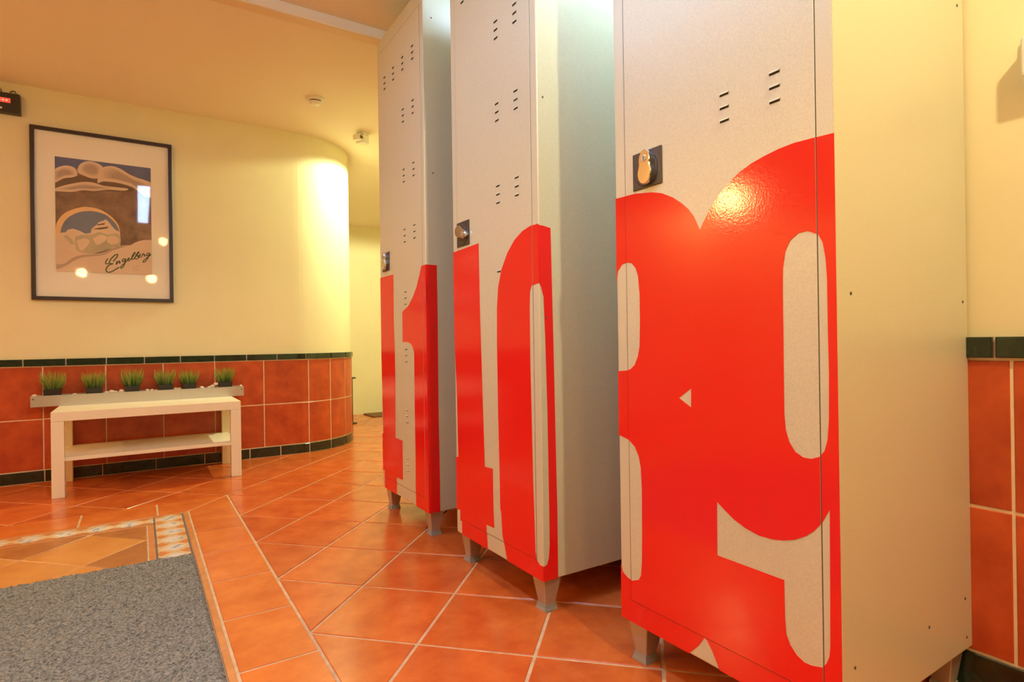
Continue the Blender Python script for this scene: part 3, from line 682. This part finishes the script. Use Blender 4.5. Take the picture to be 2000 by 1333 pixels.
# bed of gravel hidden in the trough, pebbles on top
gb = box('gravel_bed', PX0+t_, PX1-t_, PY0+t_, PY1-t_, PZ+t_, PZ+0.0335, m_soil, tr)
def pebble_mesh(seed):
    rnd = random.Random(seed); bm = bmesh.new(); bmesh.ops.create_icosphere(bm, subdivisions=2, radius=1)
    a, b = rnd.uniform(0, 6), rnd.uniform(0, 6)
    for v in bm.verts: v.co *= 1+0.08*math.sin(3*v.co.x+a)+0.07*math.sin(2.6*v.co.y+b)
    me = bpy.data.meshes.new('pebble'); bm.to_mesh(me); bm.free(); me.polygons.foreach_set('use_smooth', [True]*len(me.polygons)); me.materials.append(m_pebble); return me
pbm = [pebble_mesh(k) for k in range(4)]
# photo column, size, lift, which gap it lies in
G = ['at the left end of the metal trough', 'between the first and second grass pots from the left', 'between the second and third grass pots from the left', 'between the third and fourth grass pots from the left',
     'between the two close-set grass pots right of centre', 'left of the rightmost grass pot', 'perched highest on the trough rim beside the rightmost grass', 'at the right end of the metal trough']
PEB = [(208, 0.012, 0, 2), (218, 0.015, 0.003, 2), (226, 0.012, 0, 2), (238, 0.015, 0.003, 2), (288, 0.013, 0.001, 3), (297, 0.011, 0, 3), (305, 0.010, -0.002, 3), (343, 0.012, 0.001, 4), (350, 0.012, 0.001, 4),
       (394, 0.014, 0.001, 5), (409, 0.012, 0.001, 5), (415, 0.015, 0.006, 5), (422, 0.013, 0.022, 6), (146, 0.012, -0.003, 1), (64, 0.012, 0.0, 0), (474, 0.010, 0.0, 7)]
for k, (cx, r, dz, gi) in enumerate(PEB):
    x = min(max(pix_y(cx, 765, PY0+0.02).x, PX0+0.016), PX1-0.016)
    o = link('pebble', pbm[k % 4], None); o.location = (x, PY0+0.019+0.003*(k % 2), PZ+PH+dz); o.scale = (r*1.15, r*0.95, r*0.8); o.rotation_euler = (0.2*(k % 3-1), 0.1, k*1.3)
    tag(o, 'small pale pebble '+G[gi], 'pebble', 'pale pebbles in the trough')

# ------------------------------------------------------------------ doormat
MR, MF, MN, ML, MH = 0.163, 2.487, 0.35, -1.5, 0.011
nx, ny = 190, 240
v, f = [], []
rr = random.Random(9)
for i in range(nx+1):
    for j in range(ny+1):
        ed = i in (0, nx) or j in (0, ny)
        jx = rr.uniform(-0.003, 0.003); jy = rr.uniform(-0.003, 0.003)
        v.append((ML+(MR-ML)*i/nx+jx, MN+(MF-MN)*j/ny+jy, 0.001 if ed else MH+rr.uniform(-0.0035, 0.0025)))
for i in range(nx):
    for j in range(ny): a = i*(ny+1)+j; f.append((a, a+ny+1, a+ny+2, a+1))
dm = mesh('doormat', v, f, m_mat); tag(dm, 'large dark grey looped entrance mat lying on the tiled floor', 'mat')

# ------------------------------------------------------------------ framed poster
PYW = WALL_Y
pic = empty('framed_poster', (0, 0, 0)); tag(pic, 'framed alpine travel poster in a thin black frame on the cream wall', 'picture')
x0, x1, z0, z1 = -0.520, 0.194, 1.068, 2.087; fw = 0.021
box('frame_rail', x0, x1, PYW-0.028, PYW-0.002, z1-fw, z1, m_frame, pic, 0.001, 1); box('frame_rail', x0, x1, PYW-0.028, PYW-0.002, z0, z0+fw, m_frame, pic, 0.001, 1)
box('frame_stile', x0, x0+fw, PYW-0.028, PYW-0.002, z0+fw, z1-fw, m_frame, pic, 0.001, 1); box('frame_stile', x1-fw, x1, PYW-0.028, PYW-0.002, z0+fw, z1-fw, m_frame, pic, 0.001, 1)
box('mount_board', x0+fw, x1-fw, PYW-0.012, PYW-0.003, z0+fw, z1-fw, m_passe, pic)
PR = PYW-0.0123
def flat(name, color, rough=0.7, c2=None, scale=12):
    m = new_mat('print_'+name, color, rough)
    noise_color(m, color, c2 or tuple(min(1, c*1.12) for c in color), scale); return m
p_rock = flat('rock', (0.15, 0.085, 0.06), 0.7, (0.34, 0.21, 0.14), 16)
p_sky = flat('sky', (0.10, 0.12, 0.26), 0.7, (0.15, 0.17, 0.33)); p_sky2 = flat('sky_light', (0.13, 0.16, 0.27), 0.7, (0.20, 0.23, 0.34), 5)
p_snow = flat('snow', (0.74, 0.55, 0.40), 0.7, (0.80, 0.63, 0.47), 5); p_snow2 = flat('snow_shade', (0.46, 0.33, 0.25), 0.7, (0.58, 0.43, 0.33), 6)
p_hill = flat('hill', (0.44, 0.40, 0.28), 0.7, (0.66, 0.54, 0.36), 10); p_dark = flat('crag', (0.16, 0.10, 0.07)); p_rim = flat('arch_rim', (0.80, 0.52, 0.26)); p_ink = flat('lettering', (0.06, 0.11, 0.045)); p_fine = flat('fine_print', (0.40, 0.28, 0.16))
p_mix = [flat('snow_tone', tuple(a+(b-a)*k for a, b in zip((0.76, 0.58, 0.43), (0.44, 0.32, 0.25)))) for k in (0.25, 0.5, 0.75, 1.0)]
poster = empty('poster', (0, 0, 0)); poster.parent = pic
layer = [0]
# poster sheet corners in the photo's crop; the art is flat print, mapped onto the sheet
SX0, SX1, SZ0, SZ1 = -0.406, 0.077, 1.240, 1.922
def to_sheet(x, y):     # crop pixel -> point on the wall
    p = pix_y(80+x*0.2025, 290+y*0.2025, PR); return (min(max(p.x, SX0), SX1), min(max(p.z, SZ0), SZ1))
def shape(name, pts, mat, sheet=False):
    layer[0] += 1; d = 0.00012*layer[0]
    q = pts if sheet else [to_sheet(*p) for p in pts]
    tri = geometry.tessellate_polygon([[Vector((x, z, 0)) for x, z in q]])
    v = [(x, PR-d, z) for x, z in q]
    bm = bmesh.new(); bv = [bm.verts.new(p) for p in v]
    for t in tri:
        try: bm.faces.new([bv[i] for i in t])
        except ValueError: pass
    for fc in bm.faces: fc.normal_update()
    for fc in bm.faces:
        if fc.normal.y > 0: fc.normal_flip()
    me = bpy.data.meshes.new(name); bm.to_mesh(me); bm.free(); return link(name, me, mat, poster)
def smooth(pts, n=5):
    out = []
    for i in range(len(pts)-1):
        p0, p1, p2, p3 = pts[max(i-1, 0)], pts[i], pts[i+1], pts[min(i+2, len(pts)-1)]
        for k in range(n):
            t = k/n
            out.append(tuple(0.5*(2*p1[c]+(p2[c]-p0[c])*t+(2*p0[c]-5*p1[c]+4*p2[c]-p3[c])*t*t+(3*p1[c]-p0[c]-3*p2[c]+p3[c])*t**3) for c in (0, 1)))
    out.append(pts[-1]); return out
shape('sheet', [(SX0, SZ0), (SX1, SZ0), (SX1, SZ1), (SX0, SZ1)], p_rock, True)
shape('sky_print', [(120, 60), (1080, 160), (1080, 360)]+smooth([(1050, 345), (900, 290), (700, 230), (560, 200), (480, 150), (380, 170), (340, 215), (240, 190), (130, 230)])+[(110, 240)], p_sky)
shape('rock_shadow_print', smooth([(120, 330), (300, 270), (470, 280), (640, 330), (760, 350), (900, 390), (840, 420), (600, 410), (300, 410), (120, 400)]), p_dark)
def cloud(pts, inner):
    shape('snow_print', smooth(pts+[pts[0]]), p_snow)
    cx = sum(p[0] for p in inner)/len(inner); cy = sum(p[1] for p in inner)/len(inner)
    for k, m in zip((1.10, 0.97, 0.84, 0.66), p_mix):
        q = [(cx+(x-cx)*k, cy+(y-cy)*k) for x, y in inner]; shape('snow_shade_print', smooth(q+[q[0]]), m)
cloud([(110, 215), (170, 180), (240, 165), (310, 180), (345, 215), (350, 260), (300, 280), (220, 290), (150, 325), (110, 335)], [(140, 225), (200, 195), (260, 195), (310, 220), (310, 255), (230, 265), (160, 295), (135, 290)])
cloud([(350, 205), (380, 150), (450, 124), (520, 135), (580, 165), (605, 200), (590, 270), (540, 292), (470, 285), (410, 260), (365, 240)], [(390, 205), (415, 160), (470, 145), (530, 160), (565, 200), (550, 255), (490, 262), (430, 240)])
cloud([(565, 215), (610, 180), (690, 172), (770, 200), (850, 250), (930, 285), (1010, 310), (1075, 350), (1075, 470), (1000, 455), (930, 410), (880, 375), (790, 345), (690, 325), (600, 320), (545, 330)], [(600, 225), (660, 195), (730, 205), (820, 255), (900, 300), (990, 335), (1040, 380), (1030, 430), (960, 400), (890, 350), (790, 320), (690, 295), (610, 285)])
cloud([(110, 395), (200, 365), (280, 345), (400, 325), (500, 330), (600, 360), (720, 375), (840, 390), (800, 410), (650, 400), (520, 412), (400, 405), (300, 420), (150, 415), (110, 420)], [(180, 390), (300, 365), (420, 348), (540, 362), (660, 384), (520, 396), (390, 390), (260, 402)])
shape('arch_print', smooth([(140, 830), (150, 730), (200, 650), (280, 600), (380, 570), (450, 566), (550, 585), (640, 630), (710, 690), (750, 750), (765, 830)])+[(765, 940), (140, 1010)], p_rim)
shape('valley_sky_print', smooth([(185, 850), (200, 760), (250, 680), (330, 630), (420, 608), (520, 610), (620, 640), (690, 695), (735, 750), (755, 810)])+[(755, 930), (190, 930)], p_sky2)
shape('peak_print', [(150, 840), (190, 815), (240, 810), (262, 785), (310, 775), (370, 795), (430, 825), (480, 815), (490, 775), (540, 735), (560, 712), (600, 700), (625, 685), (650, 705), (680, 745), (715, 785), (755, 805), (766, 930), (700, 960), (500, 1020), (300, 1030), (150, 960)], p_snow)
shape('hill_print', smooth([(330, 850), (420, 835), (500, 830), (560, 810), (640, 830), (720, 820), (764, 850), (764, 930), (700, 955), (560, 1005), (440, 1015), (350, 990), (330, 930), (330, 850)]), p_hill)
for q in ([(345, 890), (420, 870), (470, 900), (430, 960), (380, 985)], [(500, 870), (580, 835), (640, 860), (610, 900), (540, 930)], [(650, 850), (720, 850), (755, 900), (690, 930), (640, 900)]): shape('snow_print', smooth(q+[q[0]]), p_snow)
shape('crag_print', [(540, 735), (620, 720), (610, 738), (545, 745)], p_dark); shape('crag_print', [(495, 780), (570, 765), (655, 755), (640, 775), (570, 785)], p_dark)
shape('crag_print', [(215, 850), (250, 835), (300, 880), (330, 930), (290, 925), (250, 880)], p_hill)
shape('snow_print', smooth([(120, 900), (200, 920), (280, 980), (340, 1020), (460, 1020), (580, 1010), (700, 960), (800, 935), (860, 935), (920, 905), (1000, 885), (1090, 890)])+[(1110, 1260), (130, 1230)], p_snow)
shape('snow_shade_print', smooth([(150, 1120), (230, 1110), (300, 1060), (400, 1030), (560, 1020), (680, 970), (790, 938), (840, 940), (700, 985), (600, 1030), (420, 1050), (320, 1085), (250, 1130), (160, 1165), (150, 1120)]), p_snow2)
# script lettering, stroke by stroke
lc = [0]
def stroke(pts, w, mat=None):
    """pen stroke; pts in the lettering crop (195,475,110x70 px at 18.18x)"""
    q = []
    for x, y in smooth(pts, 6):
        p = pix_y(195+x/18.18, 475+y/18.18, PR); q.append(Vector((p.x, p.z)))
    layer[0] += 0; d = 0.00012*(layer[0]+2)+0.00001*lc[0]; lc[0] += 1
    v, f = [], []
    for i, p in enumerate(q):
        t = (q[min(i+1, len(q)-1)]-q[max(i-1, 0)]).normalized(); n = Vector((-t.y, t.x))*w*0.5
        v += [(p.x+n.x, PR-d, p.y+n.y), (p.x-n.x, PR-d, p.y-n.y)]
    for i in range(len(q)-1): f.append((2*i, 2*i+1, 2*i+3, 2*i+2))
    return v, f
LET = [([(470, 660), (560, 560), (630, 460), (620, 405), (540, 430), (440, 520), (370, 610), (340, 690), (370, 730), (480, 740)], 0.0062),
       ([(290, 560), (230, 630), (205, 710), (240, 745), (330, 720)], 0.0060),
       ([(480, 740), (380, 760), (290, 820), (230, 920), (230, 1000), (310, 1045), (420, 1020), (560, 940), (690, 860)], 0.0066),
       ([(610, 640), (590, 720), (580, 770), (640, 690), (690, 640), (710, 660), (690, 720), (740, 700)], 0.0052),
       ([(900, 570), (840, 570), (800, 620), (810, 670), (860, 650), (920, 570), (900, 680), (860, 790), (800, 880), (740, 890), (760, 830), (900, 700), (960, 640)], 0.0052),
       ([(960, 630), (1030, 580), (1050, 540), (1000, 550), (985, 610), (1020, 640), (1090, 590)], 0.0048),
       ([(1090, 590), (1180, 470), (1260, 360), (1230, 340), (1160, 450), (1130, 560), (1160, 590), (1220, 540)], 0.0050),
       ([(1220, 540), (1310, 430), (1395, 325), (1350, 335), (1280, 450), (1245, 550), (1300, 578), (1375, 520), (1355, 455), (1300, 475)], 0.0050),
       ([(1340, 500), (1420, 460), (1450, 410), (1400, 420), (1390, 490), (1430, 520), (1500, 470)], 0.0046),
       ([(1500, 470), (1540, 370), (1550, 410), (1600, 410), (1580, 470), (1630, 450)], 0.0046),
       ([(1760, 360), (1700, 370), (1660, 430), (1690, 460), (1750, 420), (1780, 360), (1740, 470), (1660, 600), (1580, 680), (1530, 680), (1560, 620), (1700, 510), (1820, 410)], 0.0050)]
lv, lf = [], []
for pts, w in LET:
    v, f = stroke(pts, w); b0 = len(lv); lv += v; lf += [tuple(b0+i for i in q) for q in f]
mesh('lettering', lv, lf, p_ink, poster)
fine = []
layer[0] += 1
lv, lf = [], []
for yy, xa, xb in ((835, 1180, 1420), (915, 1150, 1330), (985, 1170, 1400)):
    for k in range(7):
        a = xa+(xb-xa)*k/7; v, f = stroke([(a, yy-4*k), (a+18, yy-12-4*k)], 0.0022); b0 = len(lv); lv += v; lf += [tuple(b0+i for i in q) for q in f]
mesh('fine_print', lv, lf, p_fine, poster)
box('glass_pane', x0+fw-0.002, x1-fw+0.002, PYW-0.021, PYW-0.0195, z0+fw-0.002, z1-fw+0.002, m_glass, pic)

# ------------------------------------------------------------------ display box top left
e = empty('display_box', (0, 0, 0)); tag(e, 'small black box with red lit display high on the wall', 'display')
box('housing', -0.86, -0.556, WALL_Y-0.052, WALL_Y-0.001, 2.128, 2.240, m_black, e, 0.004, 2)
box('red_screen', -0.80, -0.598, WALL_Y-0.0535, WALL_Y-0.051, 2.182, 2.208, m_red_led, e)
bm = bmesh.new()
for k in range(12):
    xx = -0.79+k*0.0155; bm_box(bm, xx, xx+0.009, WALL_Y-0.0542, WALL_Y-0.0533, 2.191, 2.199)
from_bm('screen_text', bm, m_red_led2, e)
led = lathe('indicator', [(0.006, 0), (0.005, 0.003), (0.001, 0.0045)], m_white_pl, e, 14); led.rotation_euler = (math.pi/2, 0, 0); led.location = (-0.640, WALL_Y-0.052, 2.149)
tube('cable', [(-0.575, WALL_Y-0.02, 2.236), (-0.577, WALL_Y-0.02, 2.252), (-0.582, WALL_Y-0.018, 2.264), (-0.594, WALL_Y-0.012, 2.266), (-0.606, WALL_Y-0.006, 2.258)], 0.0028, m_black, e)
tube('cable', [(-0.640, WALL_Y-0.02, 2.236), (-0.642, WALL_Y-0.02, 2.262), (-0.652, WALL_Y-0.018, 2.280), (-0.668, WALL_Y-0.014, 2.286), (-0.70, WALL_Y-0.006, 2.27)], 0.0022, m_black, e)

# ------------------------------------------------------------------ ceiling bits
e = empty('smoke_detector', (0.945, 3.70, CEIL)); tag(e, 'round white smoke detector on the ceiling near the rounded wall', 'detector')
lathe('base', [(0.052, 0), (0.052, -0.012), (0.046, -0.016), (0.030, -0.016)], m_white_pl, e, 32)
lathe('chamber_gap', [(0.032, -0.016), (0.032, -0.022), (0.030, -0.022)], m_gap, e, 28)
lathe('cap', [(0.036, -0.022), (0.036, -0.027), (0.026, -0.038), (0.004, -0.041)], m_white_pl, e, 32)
e = empty('motion_sensor', (1.37, 4.14, CEIL), 0.55); tag(e, 'small white sensor box on the ceiling beside the rounded wall', 'sensor')
box('bracket', -0.01, 0.055, -0.035, 0.035, -0.012, 0, m_white_pl, e, 0.002, 1)
box('housing', -0.005, 0.058, -0.036, 0.036, -0.072, -0.012, m_white_pl, e, 0.006, 2)
box('lens', -0.05, -0.003, -0.034, 0.026, -0.062, -0.022, m_white_pl, e, 0.004, 1)
box('dark_window', -0.042, -0.012, -0.036, -0.033, -0.054, -0.032, m_doormat2, e)

# ------------------------------------------------------------------ right wall fitting, corridor bits
e = empty('wall_fitting', (WALL_X, 0.405, 1.34)); tag(e, 'small rounded white fitting on the right wall at the photo edge', 'fitting')
box('back_plate', -0.012, 0.0, -0.05, 0.030, -0.052, 0.052, m_white_pl, e, 0.003, 2)
box('cover', -0.05, -0.012, -0.045, 0.024, -0.042, 0.042, m_white_pl, e, 0.008, 3)
e = empty('slim_stand', (1.758, 5.68, 0)); tag(e, 'slim dark metal stand just behind the rounded wall corner', 'stand')
tube('post', [(0, 0, 0.012), (0, 0, 0.445)], 0.013, m_frame, e, 12)
lathe('top_plate', [(0.02, 0), (0.045, 0.004), (0.045, 0.014), (0.02, 0.018)], m_frame, e, 20, (0, 0, 0.44)); lathe('foot_plate', [(0.05, 0), (0.05, 0.008), (0.016, 0.014)], m_frame, e, 20)
o = box('corridor_mat', 2.09, 2.9, 6.02, 6.335, 0.0002, 0.012, m_doormat2, None, 0.003, 1); tag(o, 'brown mat on the floor against the corridor end wall', 'mat')
